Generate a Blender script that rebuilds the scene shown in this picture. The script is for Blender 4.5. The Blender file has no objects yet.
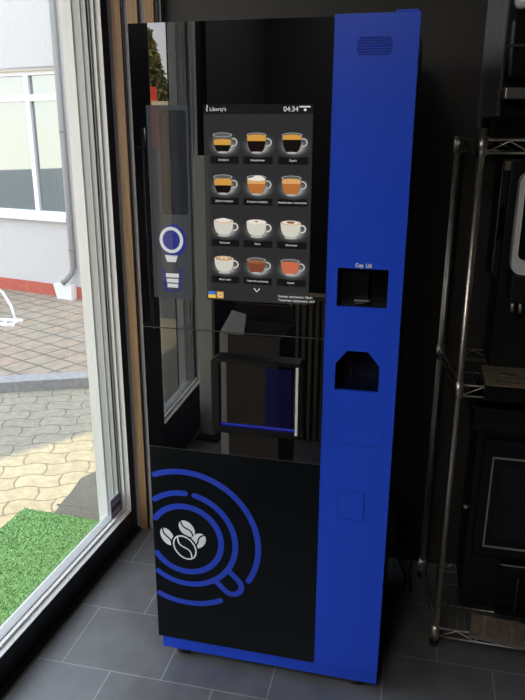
import bpy, bmesh, math, random
from mathutils import Vector, Matrix
random.seed(7)
PI = math.pi
R = math.radians
C = bpy.context.scene.collection
FZ = -0.02            # floor level
GZ = -0.05            # street level
CZ = 2.75             # ceiling

# ------------------------------------------------------------------ materials
def new_mat(name):
    m = bpy.data.materials.new(name); m.use_nodes = True
    nt = m.node_tree
    return m, nt, nt.nodes['Principled BSDF']
def P(name, col, rough=0.5, metal=0.0, ior=1.5, emit=None, es=1.0, coat=0.0, var=0.0, scale=30.0, bump=0.0):
    m, nt, b = new_mat(name)
    b.inputs['Base Color'].default_value = (*col, 1)
    b.inputs['Roughness'].default_value = rough
    b.inputs['Metallic'].default_value = metal
    b.inputs['IOR'].default_value = ior
    b.inputs['Coat Weight'].default_value = coat
    if emit:
        b.inputs['Emission Color'].default_value = (*emit, 1)
        b.inputs['Emission Strength'].default_value = es
    if var or bump:
        tc = nt.nodes.new('ShaderNodeTexCoord'); n = nt.nodes.new('ShaderNodeTexNoise')
        n.inputs['Scale'].default_value = scale; n.inputs['Detail'].default_value = 5
        nt.links.new(tc.outputs['Object'], n.inputs['Vector'])
        if var:
            r = nt.nodes.new('ShaderNodeMapRange')
            r.inputs['From Min'].default_value = 0.3; r.inputs['From Max'].default_value = 0.7
            r.inputs['To Min'].default_value = 1 - var; r.inputs['To Max'].default_value = 1 + var
            nt.links.new(n.outputs['Fac'], r.inputs['Value'])
            mx = nt.nodes.new('ShaderNodeMix'); mx.data_type = 'RGBA'; mx.blend_type = 'MULTIPLY'
            mx.inputs[0].default_value = 1; mx.inputs[6].default_value = (*col, 1)
            nt.links.new(r.outputs['Result'], mx.inputs[7])
            nt.links.new(mx.outputs[2], b.inputs['Base Color'])
        if bump:
            bp = nt.nodes.new('ShaderNodeBump'); bp.inputs['Strength'].default_value = bump
            bp.inputs['Distance'].default_value = 0.004
            nt.links.new(n.outputs['Fac'], bp.inputs['Height'])
            nt.links.new(bp.outputs['Normal'], b.inputs['Normal'])
    return m
def math_node(nt, op, a, b=None):
    n = nt.nodes.new('ShaderNodeMath'); n.operation = op
    for i, v in enumerate((a, b)):
        if v is None: continue
        if isinstance(v, (int, float)): n.inputs[i].default_value = v
        else: nt.links.new(v, n.inputs[i])
    return n.outputs[0]
def brick_mat(name, c1, c2, mortar, bw, bh, ms, rot=0.0, off=(0, 0), wave=0.0, rough=0.6, spec=0.5, offset=0.5, bias=0.0, nvar=0.12, nscale=6, smooth=0.1, roughvar=0.0, bumpm=0.4):
    m, nt, b = new_mat(name)
    tc = nt.nodes.new('ShaderNodeTexCoord'); mp = nt.nodes.new('ShaderNodeMapping')
    mp.vector_type = 'TEXTURE'
    mp.inputs['Location'].default_value = (off[0], off[1], 0); mp.inputs['Rotation'].default_value = (0, 0, rot)
    nt.links.new(tc.outputs['Object'], mp.inputs['Vector'])
    vec = mp.outputs['Vector']
    if wave:
        sx = nt.nodes.new('ShaderNodeSeparateXYZ'); nt.links.new(vec, sx.inputs[0])
        kx = 2 * PI / bw; ky = PI / bh
        wx = math_node(nt, 'MULTIPLY', math_node(nt, 'SINE', math_node(nt, 'MULTIPLY', sx.outputs[1], ky)), wave)
        wy = math_node(nt, 'MULTIPLY', math_node(nt, 'SINE', math_node(nt, 'MULTIPLY', sx.outputs[0], kx)), wave)
        cb = nt.nodes.new('ShaderNodeCombineXYZ')
        nt.links.new(math_node(nt, 'ADD', sx.outputs[0], wx), cb.inputs[0])
        nt.links.new(math_node(nt, 'ADD', sx.outputs[1], wy), cb.inputs[1])
        vec = cb.outputs[0]
    br = nt.nodes.new('ShaderNodeTexBrick'); br.offset = offset
    br.inputs['Scale'].default_value = 1; br.inputs['Brick Width'].default_value = bw; br.inputs['Row Height'].default_value = bh
    br.inputs['Mortar Size'].default_value = ms; br.inputs['Mortar Smooth'].default_value = smooth; br.inputs['Bias'].default_value = bias
    br.inputs['Color1'].default_value = (*c1, 1); br.inputs['Color2'].default_value = (*c2, 1); br.inputs['Mortar'].default_value = (*mortar, 1)
    nt.links.new(vec, br.inputs['Vector'])
    n = nt.nodes.new('ShaderNodeTexNoise'); n.inputs['Scale'].default_value = nscale; n.inputs['Detail'].default_value = 8
    nt.links.new(tc.outputs['Object'], n.inputs['Vector'])
    r = nt.nodes.new('ShaderNodeMapRange'); r.inputs['From Min'].default_value = 0.3; r.inputs['From Max'].default_value = 0.7
    r.inputs['To Min'].default_value = 1 - nvar; r.inputs['To Max'].default_value = 1 + nvar
    nt.links.new(n.outputs['Fac'], r.inputs['Value'])
    mx = nt.nodes.new('ShaderNodeMix'); mx.data_type = 'RGBA'; mx.blend_type = 'MULTIPLY'; mx.inputs[0].default_value = 1
    nt.links.new(br.outputs['Color'], mx.inputs[6]); nt.links.new(r.outputs['Result'], mx.inputs[7])
    nt.links.new(mx.outputs[2], b.inputs['Base Color'])
    b.inputs['Roughness'].default_value = rough; b.inputs['Specular IOR Level'].default_value = spec
    if roughvar:
        r2 = nt.nodes.new('ShaderNodeMapRange'); r2.inputs['To Min'].default_value = rough - roughvar; r2.inputs['To Max'].default_value = rough + roughvar
        nt.links.new(n.outputs['Fac'], r2.inputs['Value']); nt.links.new(r2.outputs['Result'], b.inputs['Roughness'])
    bp = nt.nodes.new('ShaderNodeBump'); bp.inputs['Strength'].default_value = bumpm; bp.inputs['Distance'].default_value = 0.004
    bp.invert = True
    nt.links.new(br.outputs['Fac'], bp.inputs['Height']); nt.links.new(bp.outputs['Normal'], b.inputs['Normal'])
    return m
def wood_mat(name, ca, cb_, rough=0.5):
    m, nt, b = new_mat(name)
    tc = nt.nodes.new('ShaderNodeTexCoord'); mp = nt.nodes.new('ShaderNodeMapping')
    mp.inputs['Scale'].default_value = (60, 60, 2.2)
    nt.links.new(tc.outputs['Object'], mp.inputs['Vector'])
    n = nt.nodes.new('ShaderNodeTexNoise'); n.inputs['Scale'].default_value = 1.2; n.inputs['Detail'].default_value = 6
    nt.links.new(mp.outputs['Vector'], n.inputs['Vector'])
    cr = nt.nodes.new('ShaderNodeValToRGB')
    cr.color_ramp.elements[0].position = 0.3; cr.color_ramp.elements[0].color = (*ca, 1)
    cr.color_ramp.elements[1].position = 0.7; cr.color_ramp.elements[1].color = (*cb_, 1)
    nt.links.new(n.outputs['Fac'], cr.inputs[0]); nt.links.new(cr.outputs[0], b.inputs['Base Color'])
    b.inputs['Roughness'].default_value = rough
    return m
def glass_mat(name, tint=(0.96, 0.965, 0.96), ior=1.5):
    m = bpy.data.materials.new(name); m.use_nodes = True; nt = m.node_tree
    nt.nodes.clear()
    o = nt.nodes.new('ShaderNodeOutputMaterial'); t = nt.nodes.new('ShaderNodeBsdfTransparent'); g = nt.nodes.new('ShaderNodeBsdfGlossy')
    f = nt.nodes.new('ShaderNodeLayerWeight'); mx = nt.nodes.new('ShaderNodeMixShader')
    t.inputs[0].default_value = (*tint, 1); g.inputs['Roughness'].default_value = 0.0; f.inputs['Blend'].default_value = 0.5
    fr_ = math_node(nt, 'ADD', math_node(nt, 'MULTIPLY', math_node(nt, 'POWER', f.outputs['Facing'], 5.0), 0.9), 0.05)
    nt.links.new(fr_, mx.inputs[0]); nt.links.new(t.outputs[0], mx.inputs[1]); nt.links.new(g.outputs[0], mx.inputs[2])
    nt.links.new(mx.outputs[0], o.inputs[0])
    return m
def screen_mat(name, srgb, rough=0.03, ior=1.45):
    lin = tuple((c / 255 / 12.92) if c / 255 <= 0.04045 else ((c / 255 + 0.055) / 1.055) ** 2.4 for c in srgb)
    return P(name, (0.004, 0.004, 0.004), rough, ior=ior, emit=lin, es=1.0)

M = {}
M['black_glass'] = P('black_glass', (0.0025, 0.003, 0.004), 0.01, ior=2.5)
M['black_gloss'] = P('black_gloss', (0.004, 0.0042, 0.005), 0.12)
M['black_satin'] = P('black_satin_panel', (0.0025, 0.004, 0.0055), 0.30, ior=1.35)
M['hatch'] = P('hatch_frame', (0.005, 0.0055, 0.0065), 0.28)
M['wire'] = P('shade_toned_wire', (0.30, 0.28, 0.25), 0.4, metal=1.0)  # rack cross wires, darker than the chrome to paint in shade
M['trim_line'] = P('silver_trim', (0.34, 0.34, 0.32), 0.4)
M['groove_blue'] = P('blue_groove', (0.006, 0.02, 0.22), 0.5)
M['seam'] = P('seam_grey', (0.10, 0.10, 0.10), 0.4)
M['blue'] = P('blue_enamel', (0.019, 0.083, 0.74), 0.34, coat=0.0, ior=1.4)
M['blue_print'] = P('blue_print', (0.025, 0.068, 0.60), 0.3)
M['white_print'] = P('white_print', (0.92, 0.93, 0.95), 0.4)
M['black_print'] = P('black_print', (0.004, 0.004, 0.005), 0.2)
M['black_plastic'] = P('black_plastic', (0.008, 0.008, 0.009), 0.35)
M['recess'] = P('recess_black', (0.0015, 0.002, 0.003), 0.3)
M['recess_blue'] = P('recess_dark_blue', (0.002, 0.005, 0.035), 0.45)
M['chrome'] = P('chrome', (0.92, 0.85, 0.76), 0.36, metal=1.0)
M['steel'] = P('steel', (0.45, 0.44, 0.42), 0.35, metal=1.0)
M['frame_dark'] = P('window_frame_anthracite', (0.006, 0.0065, 0.012), 0.35, var=0.2, scale=80)
M['pvc'] = P('white_pvc', (0.78, 0.77, 0.73), 0.35)
M['pvc_grey'] = P('grey_gasket_profile', (0.42, 0.42, 0.41), 0.3)
M['alu'] = P('aluminium_bead', (0.88, 0.87, 0.83), 0.25)
M['glass'] = glass_mat('window_glass')
M['wall_black'] = P('charcoal_paint', (0.044, 0.040, 0.037), 0.7, var=0.08, scale=90, bump=0.15)
M['wall_dark'] = P('dark_paint', (0.010, 0.010, 0.011), 0.8, var=0.1, scale=60)
M['felt'] = P('grey_felt', (0.34, 0.34, 0.36), 0.9)
M['oak'] = wood_mat('oak_slat', (0.30, 0.165, 0.075), (0.46, 0.28, 0.14))
M['oak_dim'] = wood_mat('slatted_stand_wood', (0.20, 0.15, 0.09), (0.32, 0.24, 0.15))
M['tile'] = brick_mat('slate_floor_tile', (0.132, 0.133, 0.138), (0.145, 0.146, 0.151), (0.34, 0.34, 0.34), 0.335, 0.275, 0.0017,
                      rot=R(-3.0), off=(-0.2835, 0.190), rough=0.36, spec=1.0, roughvar=0.08, nvar=0.22, nscale=9, smooth=0.0, bumpm=0.2)
M['paver'] = brick_mat('wavy_pavers', (0.275, 0.25, 0.19), (0.305, 0.275, 0.21), (0.17, 0.145, 0.115), 0.215, 0.125, 0.005,
                       rot=R(18), off=(0.05, 0.02), wave=0.014, rough=0.85, spec=0.2, nvar=0.15, nscale=25, bumpm=0.5)
M['paver_pink'] = brick_mat('pink_pavers', (0.29, 0.25, 0.19), (0.325, 0.25, 0.185), (0.15, 0.13, 0.11), 0.19, 0.19, 0.010,
                            rot=R(64), rough=0.85, spec=0.2, nvar=0.15, nscale=14, offset=0.0)
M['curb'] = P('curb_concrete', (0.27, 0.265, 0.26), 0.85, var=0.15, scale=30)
M['concrete'] = P('rough_concrete', (0.068, 0.072, 0.074), 0.9, var=0.25, scale=70, bump=0.5)
M['asphalt'] = P('asphalt', (0.09, 0.09, 0.095), 0.9, var=0.2, scale=40)
M['turf_base'] = P('turf_backing', (0.09, 0.21, 0.075), 0.9, var=0.3, scale=120)
M['turf'] = P('turf_pile', (0.10, 0.24, 0.085), 0.7, var=0.3, scale=60)
M['facade'] = P('white_render', (0.51, 0.50, 0.49), 0.85, var=0.04, scale=25, bump=0.1)
M['plinth'] = P('red_plinth', (0.42, 0.10, 0.065), 0.7, var=0.15, scale=20)
M['facade_pvc'] = P('facade_white_pvc', (0.72, 0.72, 0.71), 0.4)
M['zinc'] = P('zinc_pipe', (0.20, 0.20, 0.195), 0.5, metal=0.0)
M['white_metal'] = P('white_painted_metal', (0.80, 0.80, 0.79), 0.35)
def facade_glass():
    m, nt, b = new_mat('facade_glass')
    b.inputs['Base Color'].default_value = (0.10, 0.12, 0.13, 1); b.inputs['Roughness'].default_value = 0.02
    b.inputs['Metallic'].default_value = 0.0; b.inputs['IOR'].default_value = 3.2
    b.inputs['Specular Tint'].default_value = (0.92, 1.0, 0.98, 1)
    return m
M['facade_glass'] = facade_glass()
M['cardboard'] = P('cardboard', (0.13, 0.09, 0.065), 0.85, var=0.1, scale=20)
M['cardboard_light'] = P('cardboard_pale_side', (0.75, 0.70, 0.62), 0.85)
M['beige'] = P('beige_panel', (0.80, 0.73, 0.63), 0.6)
M['leaf'] = P('conifer_needles', (0.16, 0.15, 0.045), 0.8, var=0.4, scale=8)
M['bark'] = P('bark', (0.12, 0.08, 0.05), 0.9)
M['red'] = P('red_paint', (0.75, 0.06, 0.03), 0.5)
M['cream'] = P('cream_paint', (0.70, 0.62, 0.48), 0.8)
M['screen_bg'] = screen_mat('screen_background', (44, 44, 45))
M['screen_head'] = screen_mat('screen_header', (24, 24, 25))
M['scr_label'] = screen_mat('screen_label', (20, 19, 20))
M['scr_white'] = screen_mat('screen_white', (215, 215, 212))
for g_, c_ in enumerate((48, 53, 60, 70, 84, 102, 124, 150)): M['scr_glow%d' % g_] = screen_mat('screen_glow_%d' % g_, (c_, c_, c_))
M['scr_glass'] = screen_mat('screen_cup_glass', (92, 90, 87))
M['scr_rim'] = screen_mat('screen_cup_rim', (175, 175, 172))
M['scr_crema'] = screen_mat('screen_crema', (204, 150, 66))
M['scr_black'] = screen_mat('screen_coffee', (20, 14, 11))
M['scr_brown'] = screen_mat('screen_milk_coffee', (176, 110, 52))
M['scr_tan'] = screen_mat('screen_foam_coffee', (214, 160, 102))
M['scr_foam'] = screen_mat('screen_foam', (226, 220, 208))
M['scr_china'] = screen_mat('screen_china', (205, 203, 190))
M['scr_choc'] = screen_mat('screen_chocolate', (122, 66, 46))
M['scr_pink'] = screen_mat('screen_cocoa', (196, 104, 76))
M['scr_cocoa_rim'] = screen_mat('screen_cinnamon', (150, 92, 62))
M['flag_blue'] = screen_mat('flag_blue', (60, 110, 190))
M['flag_yellow'] = screen_mat('flag_yellow', (225, 195, 60))
M['scr_orange'] = screen_mat('icon_orange', (205, 150, 60))
M['panel_lit'] = screen_mat('lit_grey_panel', (55, 58, 61))
M['panel_window'] = P('dark_cup_window', (0.006, 0.007, 0.009), 0.03, emit=(0.006, 0.007, 0.010))
M['panel_blue'] = screen_mat('panel_blue', (32, 40, 118))
M['panel_white'] = screen_mat('panel_white', (196, 197, 198))
M['led_blue'] = P('blue_led_strip', (0.01, 0.01, 0.05), 0.3, emit=(0.010, 0.016, 0.22), es=1.0)
M['led_violet'] = P('violet_lit_inside', (0.004, 0.003, 0.012), 0.05, emit=(0.0020, 0.0020, 0.014), es=1.0)
M['machine_black'] = P('matte_black_housing', (0.006, 0.0065, 0.008), 0.45)
M['machine_side'] = P('grey_black_side_panel', (0.13, 0.13, 0.138), 0.7, var=0.15, scale=35)
M['dark_glass'] = P('dark_oven_glass', (0.010, 0.012, 0.012), 0.08)
M['white_shell'] = P('white_plastic_shell', (0.78, 0.79, 0.80), 0.35)
M['tray_metal'] = P('bronze_grey_tray', (0.34, 0.28, 0.20), 0.38, metal=0.3, var=0.2, scale=40)
M['brown_tile'] = brick_mat('brown_board_tiles', (0.27, 0.20, 0.15), (0.31, 0.235, 0.18), (0.42, 0.35, 0.29), 0.085, 0.16, 0.002, rot=R(0), rough=0.35, smooth=0.0, nvar=0.25, nscale=30)
M['cable'] = P('black_cable', (0.010, 0.010, 0.010), 0.3)
M['rubber'] = P('rubber', (0.012, 0.012, 0.012), 0.6)
M['fill_lamp_on'] = P('fill_lamp_diffuser', (0.8, 0.8, 0.8), 0.5, emit=(1.0, 0.95, 0.88), es=12.0)
M['sticker_w'] = P('sticker_lilac', (0.38, 0.36, 0.55), 0.4)
M['sticker_b'] = P('sticker_navy', (0.02, 0.025, 0.12), 0.4)
M['sticker_r'] = P('sticker_red', (0.55, 0.03, 0.06), 0.4)
M['ceiling'] = P('ceiling_paint', (0.05, 0.05, 0.05), 0.9, var=0.05, scale=20)

# ------------------------------------------------------------------ mesh builder
class MB:
    def __init__(s): s.bm = bmesh.new(); s.mats = []
    def mi(s, m):
        if m not in s.mats: s.mats.append(m)
        return s.mats.index(m)
    def faces_from(s, verts, faces, m, M4=None):
        i = s.mi(m)
        vs = [s.bm.verts.new((M4 @ Vector(v)) if M4 else v) for v in verts]
        out = []
        for f in faces:
            try:
                fc = s.bm.faces.new([vs[k] for k in f]); fc.material_index = i; out.append(fc)
            except ValueError: pass
        return out
    def box(s, x0, x1, y0, y1, z0, z1, m, M4=None, bev=0.0):
        if bev > 0:
            t = bmesh.new(); bmesh.ops.create_cube(t, size=1)
            for v in t.verts: v.co = Vector(((x0 + x1) / 2 + v.co.x * (x1 - x0), (y0 + y1) / 2 + v.co.y * (y1 - y0), (z0 + z1) / 2 + v.co.z * (z1 - z0)))
            bmesh.ops.bevel(t, geom=t.edges[:] , offset=bev, segments=3, affect='EDGES', profile=0.5)
            s.absorb(t, m, M4); return
        v = [(x0, y0, z0), (x1, y0, z0), (x1, y1, z0), (x0, y1, z0), (x0, y0, z1), (x1, y0, z1), (x1, y1, z1), (x0, y1, z1)]
        s.faces_from(v, [(0, 3, 2, 1), (4, 5, 6, 7), (0, 1, 5, 4), (1, 2, 6, 5), (2, 3, 7, 6), (3, 0, 4, 7)], m, M4)
    def absorb(s, t, m, M4=None):
        t.verts.index_update()
        s.faces_from([v.co.copy() for v in t.verts], [[v.index for v in f.verts] for f in t.faces], m, M4); t.free()
    def poly(s, pts, m, axis='y', at=0.0, th=0.0):
        """polygon given as (u, v) pairs -> placed on plane y=at (facing -y) with thickness th towards -y"""
        if axis == 'y': f = lambda u, v, d: (u, at - d, v)
        elif axis == 'x': f = lambda u, v, d: (at + d, u, v)
        else: f = lambda u, v, d: (u, v, at + d)
        n = len(pts)
        a = sum(pts[i][0] * pts[(i + 1) % n][1] - pts[(i + 1) % n][0] * pts[i][1] for i in range(n))
        if a < 0: pts = pts[::-1]
        if th <= 0:
            s.faces_from([f(u, v, 0) for u, v in pts], [tuple(range(n))], m); return
        vs = [f(u, v, 0) for u, v in pts] + [f(u, v, th) for u, v in pts]
        fs = [tuple(range(n, 2 * n)), tuple(reversed(range(n)))] + [(i, (i + 1) % n, n + (i + 1) % n, n + i) for i in range(n)]
        s.faces_from(vs, fs, m)
    def strip(s, path, w, m, at, th, closed=False):
        """ribbon of width w along (u,v) path on plane y=at, thickness th toward -y"""
        n = len(path); L = []; Rr = []
        for i in range(n):
            a = path[(i - 1) % n] if (closed or i > 0) else path[i]
            b = path[(i + 1) % n] if (closed or i < n - 1) else path[i]
            d = Vector((b[0] - a[0], b[1] - a[1])).normalized(); q = Vector((-d.y, d.x)) * w / 2
            L.append((path[i][0] + q.x, path[i][1] + q.y)); Rr.append((path[i][0] - q.x, path[i][1] - q.y))
        for i in range(n if closed else n - 1):
            j = (i + 1) % n
            s.poly([L[i], L[j], Rr[j], Rr[i]], m, at=at, th=th)
        if not closed:
            for e in (0, n - 1): s.poly([(path[e][0] + w / 2 * math.cos(t * PI / 8), path[e][1] + w / 2 * math.sin(t * PI / 8)) for t in range(16)], m, at=at, th=th * 0.9)
    def plate(s, outer, holes, th, at, m):
        """plate in plane y=at (front face) going th into +y, with through holes"""
        t = bmesh.new(); loops = []
        for pts in [outer] + holes:
            vs = [t.verts.new((u, at, v)) for u, v in pts]
            loops.append(vs)
            for i in range(len(vs)): t.edges.new((vs[i], vs[(i + 1) % len(vs)]))
        bmesh.ops.triangle_fill(t, use_beauty=True, use_dissolve=False, edges=t.edges[:], normal=(0, -1, 0))
        for f in t.faces:
            f.normal_update()
            if f.normal.y > 0: f.normal_flip()
        s.absorb(t, m)
        for pts in [outer] + holes:
            n = len(pts)
            s.faces_from([(u, at, v) for u, v in pts] + [(u, at + th, v) for u, v in pts], [(i, n + i, n + (i + 1) % n, (i + 1) % n) for i in range(n)], m)
    def cyl(s, a, b, r, m, seg=16, r2=None, cap=True):
        a = Vector(a); b = Vector(b); d = (b - a).normalized()
        up = Vector((0, 0, 1)) if abs(d.z) < 0.9 else Vector((1, 0, 0))
        x = d.cross(up).normalized(); y = d.cross(x); r2 = r if r2 is None else r2
        vs = [a + (x * math.cos(2 * PI * i / seg) + y * math.sin(2 * PI * i / seg)) * r for i in range(seg)] + \
             [b + (x * math.cos(2 * PI * i / seg) + y * math.sin(2 * PI * i / seg)) * r2 for i in range(seg)]
        fs = [(i, (i + 1) % seg, seg + (i + 1) % seg, seg + i) for i in range(seg)]
        if cap: fs += [tuple(reversed(range(seg))), tuple(range(seg, 2 * seg))]
        for f in s.faces_from(vs, fs, m): f.smooth = len(f.verts) == 4
    def tube(s, pts, r, m, seg=8):
        pts = [Vector(q) for q in pts]; n = len(pts); rings = []; prev = None
        for i in range(n):
            d = (pts[min(i + 1, n - 1)] - pts[max(i - 1, 0)]).normalized()
            if prev is None:
                up = Vector((0, 0, 1)) if abs(d.z) < 0.9 else Vector((1, 0, 0)); x = d.cross(up).normalized()
            else: x = (prev - d * prev.dot(d)).normalized()
            prev = x; y = d.cross(x)
            rings += [pts[i] + (x * math.cos(2 * PI * k / seg) + y * math.sin(2 * PI * k / seg)) * r for k in range(seg)]
        fs = [(i * seg + k, i * seg + (k + 1) % seg, (i + 1) * seg + (k + 1) % seg, (i + 1) * seg + k) for i in range(n - 1) for k in range(seg)]
        fs += [tuple(reversed(range(seg))), tuple(range((n - 1) * seg, n * seg))]
        for f in s.faces_from(rings, fs, m): f.smooth = len(f.verts) == 4
    def build(s, name, parent=None, bevel=0.0, fixn=True):
        if fixn: bmesh.ops.recalc_face_normals(s.bm, faces=s.bm.faces[:])
        me = bpy.data.meshes.new(name); s.bm.to_mesh(me); s.bm.free()
        for m in s.mats: me.materials.append(m)
        o = bpy.data.objects.new(name, me); C.objects.link(o)
        if parent: o.parent = parent
        if bevel:
            b = o.modifiers.new('bevel', 'BEVEL'); b.width = bevel; b.segments = 2; b.limit_method = 'ANGLE'; b.angle_limit = R(40)
        return o
def empty(name, loc=(0, 0, 0), rz=0.0):
    o = bpy.data.objects.new(name, None); C.objects.link(o); o.location = loc; o.rotation_euler = (0, 0, rz); o.empty_display_size = 0.1
    return o
def tag(o, label, cat, group=None):
    o['label'] = label; o['category'] = cat
    if group: o['group'] = group
    return o
def thing(name, label, cat, loc=(0, 0, 0), rz=0.0, group=None): return tag(empty(name, loc, rz), label, cat, group)
def struct(o): o['kind'] = 'structure'; return o
def lab(o, l): o['label'] = l; return o
def rect(u0, u1, v0, v1): return [(u0, v0), (u1, v0), (u1, v1), (u0, v1)]
def rrect(u0, u1, v0, v1, r, n=5):
    out = []
    for cx, cy, a0 in ((u1 - r, v0 + r, -90), (u1 - r, v1 - r, 0), (u0 + r, v1 - r, 90), (u0 + r, v0 + r, 180)):
        for k in range(n + 1): a = R(a0 + 90 * k / n); out.append((cx + r * math.cos(a), cy + r * math.sin(a)))
    return out
def ell(cu, cv, a, b, rot=0, n=28):
    c, s_ = math.cos(rot), math.sin(rot); o = []
    for k in range(n):
        x, y = a * math.cos(2 * PI * k / n), b * math.sin(2 * PI * k / n); o.append((cu + x * c - y * s_, cv + x * s_ + y * c))
    return o
def arc(cu, cv, r, a0, a1, n=40): return [(cu + r * math.cos(R(a0 + (a1 - a0) * k / n)), cv + r * math.sin(R(a0 + (a1 - a0) * k / n))) for k in range(n + 1)]
def text_into(mb, txt, u, v, size, m, at, align='CENTER', th=0.0003, sx=1.0, bold=0.0):
    """flat lettering as real mesh on plane y=at facing -y"""
    cu = bpy.data.curves.new('lettering', 'FONT'); cu.body = txt; cu.size = size; cu.align_x = align; cu.resolution_u = 3; cu.offset = bold
    ob = bpy.data.objects.new('lettering', cu); C.objects.link(ob)
    dg = bpy.context.evaluated_depsgraph_get(); me = bpy.data.meshes.new_from_object(ob.evaluated_get(dg))
    vs = [(u + p.co.x * sx, at - th, v + p.co.y) for p in me.vertices]
    mb.faces_from(vs, [list(p.vertices) for p in me.polygons], m)
    bpy.data.objects.remove(ob); bpy.data.curves.remove(cu); bpy.data.meshes.remove(me)

# ================================================================== SETTING
WO = Vector((-0.38, 0, 0)); PHI = R(6)
# window-wall frame: local y runs along the wall (s), local -x is outdoors (n)
def wall_empty(name): return struct(empty(name, WO, -PHI))
def wmat(): return Matrix.Translation(WO) @ Matrix.Rotation(-PHI, 4, 'Z')
BWA = -0.07           # back wall slope
def bwy(x): return 0.752 + BWA * (x + 0.33)
mb = MB(); mb.box(-0.9, 2.6, -3.6, 0.95, FZ - 0.12, FZ, M['tile'])
fl = struct(mb.build('floor'))
# trim the floor slab to the window wall
bmf = bmesh.new(); bmf.from_mesh(fl.data)
nrm = Vector((-math.cos(PHI), math.sin(PHI), 0))
bmesh.ops.bisect_plane(bmf, geom=bmf.verts[:] + bmf.edges[:] + bmf.faces[:], plane_co=WO + Vector((0.0, 0, 0)), plane_no=nrm, clear_outer=True)
bmesh.ops.holes_fill(bmf, edges=bmf.edges[:]); bmf.to_mesh(fl.data); bmf.free()
mb = MB(); mb.box(-1.2, 2.7, -3.8, 1.1, CZ, CZ + 0.12, M['ceiling']); struct(mb.build('ceiling'))
# back wall (slightly skewed)
mb = MB()
for (x0, x1) in ((-0.42, 2.7),):
    v = [(x0, bwy(x0), FZ - 0.1), (x1, bwy(x1), FZ - 0.1), (x1, bwy(x1) + 0.15, FZ - 0.1), (x0, bwy(x0) + 0.15, FZ - 0.1)]
    v += [(a, b, CZ + 0.05) for a, b, _ in v]
    mb.faces_from(v, [(0, 3, 2, 1), (4, 5, 6, 7), (0, 1, 5, 4), (1, 2, 6, 5), (2, 3, 7, 6), (3, 0, 4, 7)], M['wall_black'])
struct(mb.build('wall_back'))
mb = MB(); mb.box(2.5, 2.65, -3.7, 0.8, FZ - 0.1, CZ + 0.05, M['wall_dark']); struct(mb.build('wall_right'))
mb = MB(); mb.box(-0.95, 2.65, -3.75, -3.6, FZ - 0.1, CZ + 0.05, M['wall_dark']); struct(mb.build('wall_front'))
# slat cladding at the left end of the back wall
mb = MB()
mb.poly([(-0.335, FZ), (-0.140, FZ), (-0.140, CZ), (-0.335, CZ)], M['felt'], at=bwy(-0.24) - 0.006, th=0.026)
for x0, x1 in ((-0.313, -0.280), (-0.256, -0.220), (-0.197, -0.161)):
    mb.box(x0, x1, 0.700, bwy(-0.24) - 0.014, FZ, CZ, M['oak'])
mb.box(-0.280, -0.274, 0.707, 0.718, FZ, CZ, M['black_plastic']); mb.box(-0.161, -0.150, 0.707, 0.718, FZ, CZ, M['black_plastic'])  # black strips stand in for the shadow lines beside the slats
mb.box(-0.220, -0.216, 0.707, 0.718, FZ, CZ, M['black_plastic'])
struct(mb.build('trim_1'))

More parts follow.
